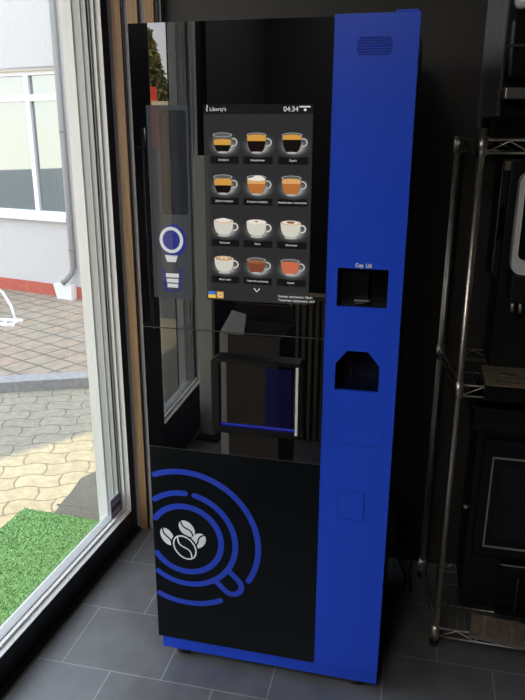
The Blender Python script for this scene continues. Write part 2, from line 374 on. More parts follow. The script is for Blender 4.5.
# left (window) wall: solid wall, pier, head and threshold around the openings
W4 = wmat()
HEAD = 2.46
for nm, bx, m_ in (('wall_left', (-0.22, 0.0, -3.9, -2.0, FZ - 0.15, CZ), 'wall_dark'), ('wall_left_pier', (-0.22, 0.0, 0.762, 1.0, FZ - 0.15, CZ), 'frame_dark'),
                   ('wall_left_head', (-0.22, 0.0, -2.0, 0.762, HEAD, CZ), 'wall_dark'), ('threshold', (-0.155, -0.0, -2.0, 0.762, GZ - 0.15, FZ - 0.012), 'frame_dark')):
    mb = MB(); mb.box(*bx, M[m_], W4); struct(mb.build(nm))
def glazed(name, s0, s1, fw, zb, stile0=None, stile1=None):
    """frame in the wall: dark inner cover, light bead, gasket, white outer profile, pane"""
    e = wall_empty(name)
    a = fw if stile0 is None else stile0; b = fw if stile1 is None else stile1
    zt = HEAD; i0, i1, j0, j1 = s0 + a, s1 - b, zb, HEAD - fw
    def ring(mbx, o, i, x0, x1, m):
        (os0, os1, oz0, oz1), (is0, is1, iz0, iz1) = o, i
        mbx.box(x0, x1, os0, is0, oz0, oz1, m); mbx.box(x0, x1, is1, os1, oz0, oz1, m)
        mbx.box(x0, x1, is0, is1, oz0, iz0, m); mbx.box(x0, x1, is0, is1, iz1, oz1, m)
    O_ = (s0, s1, FZ, zt); I = (i0, i1, j0, j1)
    f = MB(); ring(f, O_, I, -0.062, -0.026, M['frame_dark'])
    fr = f.build('window_frame', e, bevel=0.003)
    g = MB()
    ring(g, I, (i0 + .003, i1 - .003, j0 + .003, j1 - .003), -0.048, -0.027, M['alu'])
    ring(g, I, (i0 + .012, i1 - .012, j0 + .012, j1 - .012), -0.062, -0.048, M['alu'])
    lab(g.build('glazing_bead', e), 'silver glazing bead')
    k = MB()
    ring(k, (i0 - .03, i1 + .03, j0 - .03, j1 + .03), (i0 + .018, i1 - .018, j0 + .014, j1 - .018), -0.066, -0.062, M['zinc'])
    ring(k, (i0 - .05, i1 + .05, j0 - .05, j1 + .05), (i0 + .014, i1 - .014, j0 - .004, j1 - .014), -0.094, -0.076, M['pvc_grey'])
    ring(k, (i0 - .05, i1 + .05, j0 - .05, j1 + .05), (i0 + .020, i1 - .020, j0 - .018, j1 - .020), -0.124, -0.094, M['pvc_grey'])
    lab(k.build('gasket', e), 'grey stepped gasket profile')
    q = MB()
    ring(q, (s0, s1, FZ - .01, zt), (i0 + .026, i1 - .026, FZ - .005, j1 - .026), -0.166, -0.124, M['pvc'])
    q.box(-0.140, -0.124, s0, s1, FZ - .01, j0 - .030, M['pvc'])
    lab(q.build('outer_frame', e), 'white outer frame')
    p_ = MB(); p_.box(-0.076, -0.068, i0 - .02, i1 + .02, j0 - .02, j1 + .02, M['glass'])
    lab(p_.build('glass_pane', e), 'clear glass pane')
    return e
window = glazed('window_1', -1.0, 0.762, 0.092, 0.082)
door = glazed('door_1', -2.0, -1.0, 0.11, 0.22, stile1=0.20)
mb = MB()   # pull handle of the glazed door
mb.tube([(0.014, -0.985, z) for z in (0.76, 0.9, 1.2, 1.5, 1.62)], 0.010, M['steel'], 10)
for z in (0.80, 1.54): mb.cyl((-0.028, -0.985, z), (0.014, -0.985, z), 0.007, M['steel'], 10)
lab(mb.build('pull_handle', door), 'steel bar pull handle')
mb = MB()   # dusty black floor strip under the window
mb.box(-0.03, 0.004, -2.0, 0.76, FZ - 0.012, FZ + 0.002, M['black_plastic'], W4)
mb.box(0.001, 0.005, -2.0, 0.76, FZ - 0.012, FZ + 0.004, M['seam'], W4)
struct(mb.build('baseboard_left'))
# sticker on the pane
st = thing('sticker', 'small lilac and navy sticker in the lower right corner of the window glass', 'sticker', WO, -PHI)
mb = MB(); mb.box(-0.0676, -0.0670, 0.572, 0.664, 0.092, 0.176, M['sticker_w']); mb.build('backing', st)
mb = MB(); mb.box(-0.0670, -0.0666, 0.578, 0.660, 0.116, 0.142, M['sticker_b']); mb.box(-0.0670, -0.0666, 0.578, 0.660, 0.156, 0.161, M['sticker_b']); lab(mb.build('printed_band', st), 'navy printed band')
mb = MB(); mb.poly(ell(0.612, 0.122, 0.009, 0.008), M['sticker_r'], axis='x', at=-0.0666, th=0.0004); lab(mb.build('printed_dot', st), 'red printed dot')

# ================================================================== OUTDOORS
mb = MB(); mb.box(-30, 3.0, -30, 12, GZ - 0.3, GZ - 0.02, M['asphalt']); struct(mb.build('street'))
mb = MB()
v = [(-9, -0.35 - 0.2), (-0.60, -3.0), (-0.60, 4.2), (-1.33, 2.355), (-1.84, 2.165), (-9.0, -0.5)]
mb.poly([(-9, -4), (-0.35, -4), (-0.35, 3.2), (-1.0, 2.47), (-9.0, -0.52)], M['paver'], axis='z', at=GZ - 0.02, th=0.02)
struct(mb.build('pavement'))
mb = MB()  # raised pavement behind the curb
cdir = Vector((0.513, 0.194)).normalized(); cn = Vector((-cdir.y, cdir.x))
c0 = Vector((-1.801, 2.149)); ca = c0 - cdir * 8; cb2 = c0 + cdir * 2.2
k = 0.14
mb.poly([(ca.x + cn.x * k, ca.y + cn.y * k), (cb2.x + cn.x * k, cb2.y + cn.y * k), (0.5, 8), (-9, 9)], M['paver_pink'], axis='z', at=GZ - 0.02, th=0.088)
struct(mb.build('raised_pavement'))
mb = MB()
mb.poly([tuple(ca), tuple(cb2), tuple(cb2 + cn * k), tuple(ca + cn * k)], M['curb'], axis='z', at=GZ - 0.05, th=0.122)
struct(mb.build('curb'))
# ragged concrete strip along the shop wall
mb = MB()
rg = random.Random(3); pts = []
for i in range(70):
    y = -3 + i * 0.075
    pts.append((-0.775 + 0.05 * (y - 0.9) + rg.uniform(-.018, .018) + 0.012 * math.sin(y * 11), y))
pts += [(-0.36, 2.2), (-0.60, -3)]
mb.poly(pts, M['concrete'], axis='z', at=GZ - 0.002, th=0.006)
mb.box(-0.78, -0.36, 0.865, 0.873, GZ + 0.003, GZ + 0.005, M['asphalt'])
struct(mb.build('concrete_strip'))
# green turf mat
tm = thing('turf_mat', 'green artificial grass mat lying outside below the window', 'mat', (-0.72, 0.1, GZ + 0.004), -PHI)
mb = MB(); mb.poly(rect(-0.250, 0.195, -1.2, 0.665), M['turf_base'], axis='z', at=0, th=0.014); mb.build('mat_base', tm)
rg = random.Random(5); vs = []; fs = []
for i in range(26000):
    x = rg.uniform(-0.250, 0.195); y = rg.uniform(-0.75, 0.665); a = rg.uniform(0, 2 * PI); h = rg.uniform(.002, .007); w = 0.0022
    n = len(vs); lx, ly = rg.uniform(-.005, .005), rg.uniform(-.005, .005)
    vs += [(x - w * math.cos(a), y - w * math.sin(a), .013), (x + w * math.cos(a), y + w * math.sin(a), .013), (x + lx, y + ly, .014 + h)]; fs.append((n, n + 1, n + 2))
me = bpy.data.meshes.new('grass_pile'); me.from_pydata(vs, [], fs); me.materials.append(M['turf'])
o = bpy.data.objects.new('grass_pile', me); C.objects.link(o); o.parent = tm; o['kind'] = 'stuff'

# white building across the pavement
bd = thing('building', 'white rendered building with red plinth and large white framed window', 'building', (-3.378, 4.876, 0.016), math.atan2(-0.295, 0.956))
BH = 4.75
mb = MB()
XR = 1.30
mb.box(-5, XR, 0, 0.25, 0.10, 0.77, M['facade']); mb.box(-5, XR, 0, 0.25, 2.16, BH, M['facade'])
mb.box(1.035, XR, 0, 0.25, 0.77, 2.16, M['facade']); mb.box(-5, -1.7, 0, 0.25, 0.77, 2.16, M['facade'])
mb.poly([(-5, 0.25), (XR, 0.25), (XR + 2.0, 5.0), (-5, 5.0)], M['facade'], axis='z', at=0.0, th=BH)
mb.build('wall', bd)
mb = MB(); mb.box(-5, XR + .012, -0.014, 0.2, -0.02, 0.123, M['plinth']); lab(mb.build('plinth', bd), 'red brick plinth')
mb = MB()
wx0, wx1, wz0, wz1 = -1.7, 1.035, 0.80, 2.16
for a, b in ((wx0, wx0 + .06), (wx1 - .03, wx1), (0.595, 0.650), (-0.25, -0.195), (-1.0, -.945)): mb.box(a, b, 0.03, 0.10, wz0, wz1, M['facade_pvc'])
for a, b in ((wz0, wz0 + .05), (wz1 - .045, wz1), (1.885, 1.945)): mb.box(wx0, wx1, 0.032, 0.098, a, b, M['facade_pvc'])
wf = mb.build('window_frame', bd)
mb = MB(); mb.box(wx0 + .02, wx1 - .02, 0.06, 0.07, wz0 + .02, wz1 - .02, M['facade_glass']); lab(mb.build('window_pane', wf), 'reflecting window pane')
mb = MB(); mb.box(wx0 - .05, wx1 + .02, -0.05, 0.06, 0.765, 0.80, M['facade_pvc']); mb.build('window_sill', bd)
mb = MB(); mb.box(wx0, wx1, 0.0, 0.06, 2.155, 2.185, M['cream']); mb.build('lintel_strip', bd)
mb = MB()
mb.tube([(1.095, -0.035, BH), (1.085, -0.035, 0.32), (1.075, -0.055, 0.26), (1.04, -0.10, 0.20), (1.01, -0.12, 0.17)], 0.027, M['zinc'], 14)
for z in (0.5, 1.6, 2.8): mb.cyl((1.088, -0.035, z), (1.088, -0.035, z + .02), 0.030, M['zinc'], 14)
lab(mb.build('downpipe', bd), 'grey zinc downpipe with bent outlet')
mb = MB(); mb.poly([(0.86, 0.15), (1.09, 0.15), (1.09, 0.0), (0.90, 0.0)], M['facade_pvc'], at=-0.014, th=0.08); lab(mb.build('splash_block', bd), 'white block under the downpipe')
# bent white tube rack
br = thing('bicycle_rack', 'bent white metal tube rack standing on the raised pavement', 'bike rack', (-2.53, 3.62, 0.018))
mb = MB()
mb.tube([(0.03, 0.0, 0.0), (0.0, 0.0, 0.14), (-0.06, -0.01, 0.26), (-0.16, -0.03, 0.35), (-0.34, -0.06, 0.40), (-0.52, -0.09, 0.35), (-0.62, -0.1, 0.24), (-0.66, -0.11, 0.0)], 0.012, M['white_metal'], 12)
mb.build('hoop', br)
mb = MB(); mb.box(-0.72, 0.09, -0.16, -0.12, 0.0, 0.02, M['white_metal']); mb.box(-0.72, 0.09, -0.02, 0.02, 0.0, 0.02, M['white_metal'])
for i in range(9): mb.box(-0.70 + i * .095, -0.69 + i * .095, -0.16, 0.02, 0.005, 0.018, M['white_metal'])
mb.build('base_grid', br)
# things outside that the black glass mirrors: a conifer and a cream kiosk with a red edge
tr = thing('conifer_tree', 'narrow olive green conifer outside, mirrored in the upper black glass', 'tree', (-3.75, -7.6, GZ))
mb = MB(); mb.cyl((0, 0, 0), (0, 0, 2.6), 0.09, M['bark'], 10, r2=0.02); mb.build('trunk', tr)
rg = random.Random(11); vs = []; fs = []
for i in range(7000):
    t = rg.random() ** 0.8; z = 0.35 + 2.65 * t; rad = 0.85 * (1 - t) + 0.08; r = rad * math.sqrt(rg.random()); a = rg.uniform(0, 2 * PI)
    c = Vector((r * math.cos(a), r * math.sin(a), z)); d = Vector((rg.uniform(-1, 1), rg.uniform(-1, 1), rg.uniform(-1, 1))) * 0.07; e = Vector((rg.uniform(-1, 1), rg.uniform(-1, 1), rg.uniform(-1, 1))) * 0.05
    n = len(vs); vs += [c - d, c + e, c + d, c - e]; fs.append((n, n + 1, n + 2, n + 3))
me = bpy.data.meshes.new('foliage'); me.from_pydata(vs, [], fs); me.materials.append(M['leaf'])
o = bpy.data.objects.new('foliage', me); C.objects.link(o); o.parent = tr
ks = thing('kiosk', 'cream kiosk with a red corner sign outside, mirrored in the black glass', 'kiosk', (-2.62, -5.6, GZ), R(-24))
mb = MB(); mb.box(-0.02, 1.6, -1.2, 0, 0, 1.95, M['cream']); mb.box(-0.06, 1.65, -1.25, 0.05, 1.95, 2.0, M['cream']); mb.build('wall', ks)
mb = MB(); mb.box(-0.10, 0.0, -0.10, 0.02, 1.50, 2.15, M['red']); lab(mb.build('sign_box', ks), 'red corner sign')

# ================================================================== VENDING MACHINE
TH = -0.0657
VM = thing('vending_machine', 'tall black glass and blue coffee vending machine with lit drink screen', 'vending machine', (0, 0, FZ), TH)
dz = -FZ
def Z(v): return v + dz
mb = MB()
mb.box(0.006, 0.508, 0.014, 0.585, Z(0.05), Z(1.842), M['machine_black']); mb.box(0.508, 0.690, 0.125, 0.585, Z(0.05), Z(1.842), M['machine_black'])
mb.box(0.685, 0.690, 0.0135, 0.125, Z(0.05), Z(1.842), M['machine_black']); mb.box(0.508, 0.685, 0.0135, 0.125, Z(1.835), Z(1.842), M['machine_black']); mb.box(0.508, 0.685, 0.0135, 0.125, Z(0.05), Z(0.06), M['machine_black'])
mb.build('cabinet', VM)
# black front panels
G = 0.0014
def front(u0, u1, v0, v1, name, m='black_glass'):
    mb = MB(); mb.plate(rect(u0, u1, Z(v0), Z(v1)), [], 0.012, 0.0, M[m]); return mb.build(name, VM)
up = front(0.001, 0.5035, 1.088 + G, 1.848, 'upper_front_panel')
mid = front(0.001, 0.5035, 0.727 + G, 1.088 - G, 'middle_front_panel')
low = front(0.001, 0.5035, 0.059, 0.727 - G, 'lower_front_panel', 'black_satin')
mb = MB(); mb.box(0.002, 0.503, 0.002, 0.0135, Z(0.724), Z(0.730), M['seam']); lab(mb.build('panel_joint', VM), 'thin grey joint above the lower panel')
mb = MB(); mb.box(0.002, 0.503, 0.002, 0.0135, Z(1.0865), Z(1.0895), M['seam']); lab(mb.build('panel_joint', VM), 'thin grey joint below the screen')
# --- touch screen
S = MB()
SU0, SU1, SV0, SV1 = 0.189, 0.461, 1.176, 1.662
S.poly(rect(SU0, SU1, Z(SV0), Z(SV1)), M['screen_bg'], at=0, th=0.0012)
S.poly(rect(SU0, SU1, Z(1.640), Z(SV1)), M['screen_head'], at=-0.0012, th=0.0003)
scr = S.build('touch_screen', VM); lab(scr, 'lit drink menu screen')
T = MB()
YS = -0.0016
text_into(T, "Liberty's", 0.205, Z(1.6475), 0.0125, M['scr_white'], YS, 'LEFT')
lab(T.build('screen_logo', scr), 'small white logo lettering')
T = MB()
T.strip([(0.199, Z(1.647)), (0.1975, Z(1.652)), (0.200, Z(1.657)), (0.1985, Z(1.6605))], 0.002, M['scr_white'], YS, 0.0003)
lab(T.build('logo_mark', scr), 'white logo flourish')
T = MB()
text_into(T, "04:34", 0.426, Z(1.6455), 0.0165, M['scr_white'], YS, 'RIGHT')
T.box(0.428, 0.4545, YS - .0003, YS, Z(1.6545), Z(1.6575), M['scr_white'])
T.poly(ell(0.442, Z(1.649), 0.0035, 0.003, n=12), M['scr_white'], at=YS, th=.0003)
lab(T.build('clock_lettering', scr), 'white clock lettering')
T = MB()
T.strip([(0.3175, Z(1.212)), (0.3245, Z(1.203)), (0.3315, Z(1.212))], 0.0022, M['scr_white'], -0.0012, 0.0004)
lab(T.build('scroll_arrow', scr), 'white down arrow')
T = MB()
text_into(T, "Номер автомата: 72641", 0.381, Z(1.1925), 0.0082, M['scr_white'], -0.0012, 'LEFT')
text_into(T, "Технічна підтримка: 24/7", 0.381, Z(1.1825), 0.0082, M['scr_white'], -0.0012, 'LEFT')
lab(T.build('footer_lettering', scr), 'two small white lines of text')
T = MB()
T.poly(rect(0.1925, 0.2125, Z(1.1895), Z(1.1985)), M['flag_blue'], at=-0.0012, th=0.0003); T.poly(rect(0.1925, 0.2125, Z(1.1805), Z(1.1895)), M['flag_yellow'], at=-0.0012, th=0.0003)
lab(T.build('flag_icon', scr), 'blue over yellow flag icon')
T = MB()
T.poly(rect(0.2155, 0.2345, Z(1.1805), Z(1.1985)), M['scr_orange'], at=-0.0012, th=0.0003)
T.poly(ell(0.225, Z(1.189), .0062, .0062), M['scr_white'], at=-0.0015, th=0.0002); T.poly(ell(0.225, Z(1.189), .0042, .0042), M['scr_orange'], at=-0.0017, th=0.0002)
lab(T.build('badge_icon', scr), 'small orange badge icon')
def drink(cu, cv, kind, name_):
    D = MB(); y0 = -0.0012
    cv = Z(cv)
    lay = [0]
    def put(pts, m):
        lay[0] += 1; D.poly(pts, M[m], at=y0, th=0.00009 * lay[0] + 0.0001)
    white = kind in ('cap', 'latte', 'moc', 'flat')
    # glow, label bar
    put(rect(cu - 0.034, cu + 0.041, cv - 0.0515, cv - 0.0335), 'scr_label')
    for g_ in range(8): put(ell(cu + 0.005, cv - 0.006 - 0.0010 * g_, 0.045 - 0.0034 * g_, 0.030 - 0.0026 * g_), 'scr_glow%d' % g_)
    w = 0.0245 if not white else 0.0255
    hgt = 0.041 if not white else 0.034
    top = cv + 0.017 if not white else cv + 0.013
    if kind in ('choc', 'pink'): hgt = 0.034; top = cv + 0.013
    bot = top - hgt
    # handle
    hx = cu + w * 0.93; hy = top - hgt * 0.42
    ho = ell(hx + 0.004, hy, 0.0115, 0.0105); hi = ell(hx + 0.004, hy, 0.0080, 0.0072)
    n = len(ho)
    for i in range(n):
        j = (i + 1) % n; D.poly([ho[i], ho[j], hi[j], hi[i]], M['scr_china' if white else 'scr_rim'], at=y0, th=0.0009)
    lay[0] = 9
    def half(y):  # cup half width at height y (0 bottom..1 top)
        y = min(max(y, 0.0), 1.0); return w * (0.42 + 0.58 * (1 - (1 - y) ** 2.6) ** 0.62)
    def prof(a, b, k=1.0):
        ys = [a + (b - a) * i / 10 for i in range(11)]
        return [(cu - half(y) * k, bot + y * hgt) for y in ys] + [(cu + half(y) * k, bot + y * hgt) for y in reversed(ys)]
    er = 0.16 * w
    if white:
        put(prof(0, 1.0), 'scr_china'); put(ell(cu, top, w, w * .24), 'scr_china')
        rim = {'cap': 'scr_tan', 'latte': 'scr_foam', 'moc': 'scr_tan', 'flat': 'scr_brown'}[kind]
        put(ell(cu, top, w * .92, w * .20), rim)
        put(ell(cu, top + .0008, w * .78, w * .16), 'scr_foam' if kind != 'flat' else 'scr_tan')
        if kind == 'cap': put(ell(cu, top + .003, w * .45, w * .17), 'scr_foam')
        if kind == 'latte': put(ell(cu, top + .001, w * .16, w * .07), 'scr_cocoa_rim')
        if kind == 'moc': put(ell(cu, top + .0015, w * .42, w * .12), 'scr_cocoa_rim')
        if kind == 'flat':
            put(ell(cu, top + .0005, w * .36, w * .10), 'scr_foam'); put(ell(cu, top + .0005, w * .18, w * .05), 'scr_brown')
        put(ell(cu, bot - .003, w * .62, .0030), 'scr_rim')
    else:
        put(prof(0, 1.0), 'scr_glass'); put(ell(cu, top, w, w * .22), 'scr_rim'); put(ell(cu, top, w * .93, w * .18), 'scr_glass')
        spec = {'esp': (('scr_black', .06, .42), ('scr_crema', .42, .66)), 'amer': (('scr_black', .05, .66), ('scr_crema', .66, .93)), 'lungo': (('scr_black', .05, .74), ('scr_crema', .74, .93)),
                'rist': (('scr_black', .06, .50), ('scr_crema', .50, .80)), 'mac': (('scr_brown', .05, .62), ('scr_tan', .62, .86)), 'amilk': (('scr_brown', .05, .66), ('scr_tan', .66, .86)),
                'choc': (('scr_choc', .05, .84),), 'pink': (('scr_pink', .05, .84),)}[kind]
        for m_, a, b in spec: put(prof(a, b, .94), m_)
        tm_, ty = {'esp': ('scr_crema', .66), 'amer': ('scr_crema', .93), 'lungo': ('scr_crema', .93), 'rist': ('scr_crema', .80), 'mac': ('scr_foam', .90), 'amilk': ('scr_tan', .86), 'choc': ('scr_cocoa_rim', .84), 'pink': ('scr_pink', .84)}[kind]
        yy = bot + ty * hgt
        put(ell(cu, yy, half(ty) * .93, w * .17), tm_)
        if kind == 'mac':
            put(ell(cu + .004, yy + .002, w * .62, w * .26), 'scr_foam')
            put(prof(.10, .5, .6), 'scr_brown')
        put(ell(cu, bot, w * .5, .0022), 'scr_rim')
    text_into(D, name_, cu + 0.003, cv - 0.0442, 0.0066, M['scr_white'], y0 - 0.0022, 'CENTER', sx=1.0)
    return lab(D.build('drink_picture', scr, fixn=False), name_.lower())
rows = [(1.575, (('esp', 'Еспресо', 'single espresso in a glass cup'), ('amer', 'Американо', 'black coffee with thick crema in a glass cup'), ('lungo', 'Лунго', 'black coffee with thin crema in a glass cup'))),
        (1.475, (('rist', 'Допіо еспресо', 'short black coffee in a glass cup'), ('mac', 'Еспресо макіато', 'milk coffee with white foam in a glass cup'), ('amilk', 'Американо з молоком', 'tan milk coffee in a glass cup'))),
        (1.370, (('cap', 'Капучіно', 'cappuccino in a white cup'), ('latte', 'Лате', 'latte in a white cup'), ('moc', 'Мокачіно', 'mochaccino in a white cup'))),
        (1.274, (('flat', 'Флет вайт', 'flat white in a white cup'), ('choc', 'Гарячий шоколад', 'brown hot chocolate in a glass cup'), ('pink', 'Какао', 'pinkish cocoa in a glass cup')))]
for cv, items in rows:
    for (kind, nm, l), cu in zip(items, (0.237, 0.3235, 0.4115)): drink(cu, cv, kind, nm)['label'] = l + ' on the screen'
# --- lit grey cup panel on the left
mb = MB()
mb.plate(rect(0.039, 0.149, Z(1.173), Z(1.662)), [rrect(0.072, 0.143, Z(1.395), Z(1.650), 0.008)], 0.0008, -0.0010, M['panel_lit'])
cp = mb.build('cup_panel', VM); lab(cp, 'dimly lit grey panel with cup symbol')
mb = MB(); mb.poly(rrect(0.072, 0.143, Z(1.395), Z(1.650), 0.008), M['panel_window'], at=0, th=0.0004); lab(mb.build('cup_window', cp), 'dark rounded window')
mb = MB()
mb.poly(ell(0.0985, Z(1.327), 0.0365, 0.0425, n=40), M['panel_blue'], at=-0.001, th=0.0003)
mb.strip(ell(0.0935, Z(1.329), 0.0285, 0.0300, n=44), 0.0085, M['panel_white'], -0.0013, 0.0003, closed=True)
mb.poly([(0.074, Z(1.289)), (0.110, Z(1.289)), (0.104, Z(1.271)), (0.080, Z(1.271))], M['panel_white'], at=-0.001, th=0.0003)
mb.strip([(0.067, Z(1.253)), (0.074, Z(1.194)), (0.112, Z(1.194)), (0.119, Z(1.253))], 0.006, M['panel_blue'], -0.001, 0.0003)
for k_, (w_, v_) in enumerate(((0.018, 1.235), (0.0165, 1.221), (0.015, 1.2075))): mb.poly(rect(0.093 - w_, 0.093 + w_, Z(v_ - .0052), Z(v_ + .0052)), M['panel_white'], at=-0.001, th=0.0003)
lab(mb.build('cup_symbol', cp), 'white ring and cup symbol on blue')
# --- delivery hatch
hu0, hu1, hv0, hv1 = 0.203, 0.452, 0.806, 1.022
mb = MB()
mb.plate(rrect(hu0, hu1, Z(hv0), Z(hv1), 0.014), [rrect(hu0 + .021, hu1 - .016, Z(hv0 + .018), Z(hv1 - .010), 0.004)], 0.026, -0.026, M['hatch'])
ht = mb.build('delivery_hatch', VM, bevel=0.003)
mb = MB(); mb.poly(rect(hu0 + .020, hu1 - .015, Z(hv0 + .016), Z(hv1 - .009)), M['black_glass'], at=-0.002, th=0.012); lab(mb.build('hatch_window', ht), 'glossy dark hatch window')
mb = MB(); mb.box(hu0 + .024, hu1 - .019, -0.0165, -0.0142, Z(hv0 + .019), Z(hv0 + .025), M['led_blue']); lab(mb.build('light_strip', ht), 'blue light strip along the hatch sill')
mb = MB(); mb.poly(rect(0.352, 0.424, Z(hv0 + .026), Z(hv1 - .022)), M['led_violet'], at=-0.014, th=0.0006); lab(mb.build('lit_interior', ht), 'dim violet lit compartment')
mb = MB(); mb.box(hu1 - .0155, hu1 - .0085, -0.0275, -0.026, Z(hv0 + .012), Z(hv1 - .010), M['pvc']); lab(mb.build('edge_strip', ht), 'pale strip on the right hatch edge')
# --- printed coffee cup emblem on the lower panel
mb = MB()
cu, cv = 0.1035, Z(0.428)
def clip(pts): return [q for q in pts if q[0] > 0.010]
def arcs(r, w, a0, a1):
    run = []
    for q in arc(cu, cv, r, a0, a1, 120):
        if q[0] > 0.0095: run.append(q)
        else:
            if len(run) > 1: mb.strip(run, w, M['blue_print'], 0.0, 0.0004)
            run = []
    if len(run) > 1: mb.strip(run, w, M['blue_print'], 0.0, 0.0004)
arcs(0.226, 0.0175, -30, 120); arcs(0.226, 0.0175, -62, -120)
arcs(0.156, 0.0175, 78, -132); arcs(0.156, 0.0175, 89, 135)
arcs(0.112, 0.0185, -180, 180)
d45 = math.radians(-44); hc = (cu + 0.200 * math.cos(d45), cv + 0.200 * math.sin(d45))
ax = (math.cos(d45), math.sin(d45)); nx = (-ax[1], ax[0]); hw = 0.030
pth = [(cu + ax[0] * .158 + nx[0] * hw, cv + ax[1] * .158 + nx[1] * hw)]
pth += [(hc[0] + hw * math.cos(d45 + R(90 - 180 * k_ / 16)), hc[1] + hw * math.sin(d45 + R(90 - 180 * k_ / 16))) for k_ in range(17)]
pth += [(cu + ax[0] * .158 - nx[0] * hw, cv + ax[1] * .158 - nx[1] * hw)]
mb.strip(pth, 0.0175, M['blue_print'], 0.0, 0.0005)
lab(mb.build('cup_emblem', low), 'blue printed rings shaped as a cup from above')
def bean(mbx, u, v, a, b, rot, fill, line, lay=0.0004, outline=False):
    v = Z(v)
    if outline:
        mbx.poly(ell(u, v, a + .0055, b + .0055, rot), M['black_print'], at=0, th=lay); lay += .0002
        mbx.poly(ell(u, v, a, b, rot), M['white_print'], at=0, th=lay); lay += .0002
        mbx.poly(ell(u, v, a - .0048, b - .0048, rot), M['black_print'], at=0, th=lay)
        a -= .0048
    else: mbx.poly(ell(u, v, a, b, rot), fill, at=0, th=lay)
    c, s_ = math.cos(rot), math.sin(rot); pts = []
    for k_ in range(13):
        t = -1 + k_ / 6; x = t * a * .96; y = 0.22 * b * math.sin(t * PI); pts.append((u + x * c - y * s_, v + x * s_ + y * c))
    mbx.strip(pts, 0.0045, line, -lay, 0.0002)
mb = MB()
bean(mb, 0.0450, 0.4295, 0.0310, 0.0195, R(-62), M['white_print'], M['black_print'])
bean(mb, 0.1085, 0.466, 0.0300, 0.0215, R(-50), M['white_print'], M['black_print'])
bean(mb, 0.1430, 0.4285, 0.0300, 0.0215, R(50), M['white_print'], M['black_print'])
bean(mb, 0.1005, 0.400, 0.0440, 0.0345, R(-55), None, M['white_print'], 0.0008, True)
lab(mb.build('bean_emblem', low), 'white printed coffee beans')
# --- blue service column with recesses
mb = MB()
holes = [rect(0.533, 0.659, Z(1.1775), Z(1.2765)),
         [(0.536, Z(0.951)), (0.650, Z(0.951)), (0.650, Z(1.024)), (0.619, Z(1.0615)), (0.565, Z(1.0615)), (0.536, Z(1.024))]]
rowsn = (9, 10, 11, 10, 11, 10, 9)
for r_, n_ in enumerate((11, 12, 13, 12, 13, 12, 11)):
    v_ = 1.7665 + r_ * 0.0058
    for c_ in range(n_):
        u_ = 0.5975 + (c_ - (n_ - 1) / 2) * 0.0064
        holes.append([(u_ + .0023 * math.cos(PI / 3 * q + .5), Z(v_) + .0023 * math.sin(PI / 3 * q + .5)) for q in range(6)])
mb.plate(rect(0.5055, 0.6945, Z(0.0585), Z(1.852)), holes, 0.012, -0.001, M['blue'])
bc = mb.build('service_door', VM); lab(bc, 'blue painted service door')
mb = MB(); mb.box(0.5052, 0.5072, -0.0016, 0.010, Z(0.0585), Z(1.852), M['blue']); mb.box(0.6925, 0.6955, -0.0012, 0.03, Z(0.0585), Z(1.852), M['blue']); mb.build('door_edge', bc, bevel=0.0006)
mb = MB(); mb.poly(rect(0.54, 0.66, Z(1.755), Z(1.812)), M['black_plastic'], at=0.0125, th=0.001); lab(mb.build('speaker_backing', bc), 'black mesh behind the speaker holes')
def recess(name, pts, depth, m, l):
    mb = MB(); n = len(pts)
    mb.faces_from([(u, 0.0112, v) for u, v in pts] + [(u, depth, v) for u, v in pts], [(i, (i + 1) % n, n + (i + 1) % n, n + i) for i in range(n)] + [tuple(range(n, 2 * n))], m)
    # cut the cabinet face behind: the recess box itself sits in front of the cabinet front
    return lab(mb.build(name, VM, fixn=False), l)
# cup and lid slot
sl = recess('cup_slot', rect(0.5332, 0.6588, Z(1.1778), Z(1.2762)), 0.085, M['recess'], 'black recess for cups and lids')
mb = MB()
mb.box(0.540, 0.606, 0.030, 0.084, Z(1.178), Z(1.262), M['recess']); mb.box(0.606, 0.609, 0.026, 0.084, Z(1.178), Z(1.276), M['recess'])
mb.box(0.612, 0.655, 0.060, 0.084, Z(1.178), Z(1.276), M['recess'])
mb.build('divider', sl)
mb = MB(); mb.box(0.575, 0.616, 0.014, 0.020, Z(1.190), Z(1.1935), M['chrome']); mb.box(0.577, 0.602, 0.012, 0.018, Z(1.184), Z(1.187), M['steel']); lab(mb.build('slot_clip', sl), 'shiny metal clip')
hx = recess('output_recess', [(u, v) for u, v in holes[1]], 0.12, M['recess_blue'], 'dark hexagonal recess')
mb = MB(); mb.box(0.560, 0.570, 0.105, 0.119, Z(0.952), Z(1.060), M['recess']); mb.build('recess_rib', hx)
mb = MB(); text_into(mb, "Cup  Lid", 0.5965, Z(1.2805), 0.0135, M['white_print'], -0.001, 'CENTER', sx=0.86, bold=0.0006); lab(mb.build('door_lettering', bc), 'small white lettering over the slot')
mb = MB()
mb.strip([(0.531, Z(0.833)), (0.531, Z(0.798)), (0.666, Z(0.798)), (0.666, Z(0.836))], 0.0012, M['groove_blue'], -0.001, 0.0002); mb.build('tray_flap_outline', bc)
mb = MB(); mb.plate(rect(0.556, 0.629, Z(0.570), Z(0.657)), [], 0.0008, -0.0018, M['blue']); mb.build('lock_cover', bc, bevel=0.0004)
mb = MB(); mb.strip(rect(0.556, 0.629, Z(0.570), Z(0.657)), 0.0014, M['groove_blue'], -0.0018, 0.0003, closed=True); mb.build('lock_outline', bc)
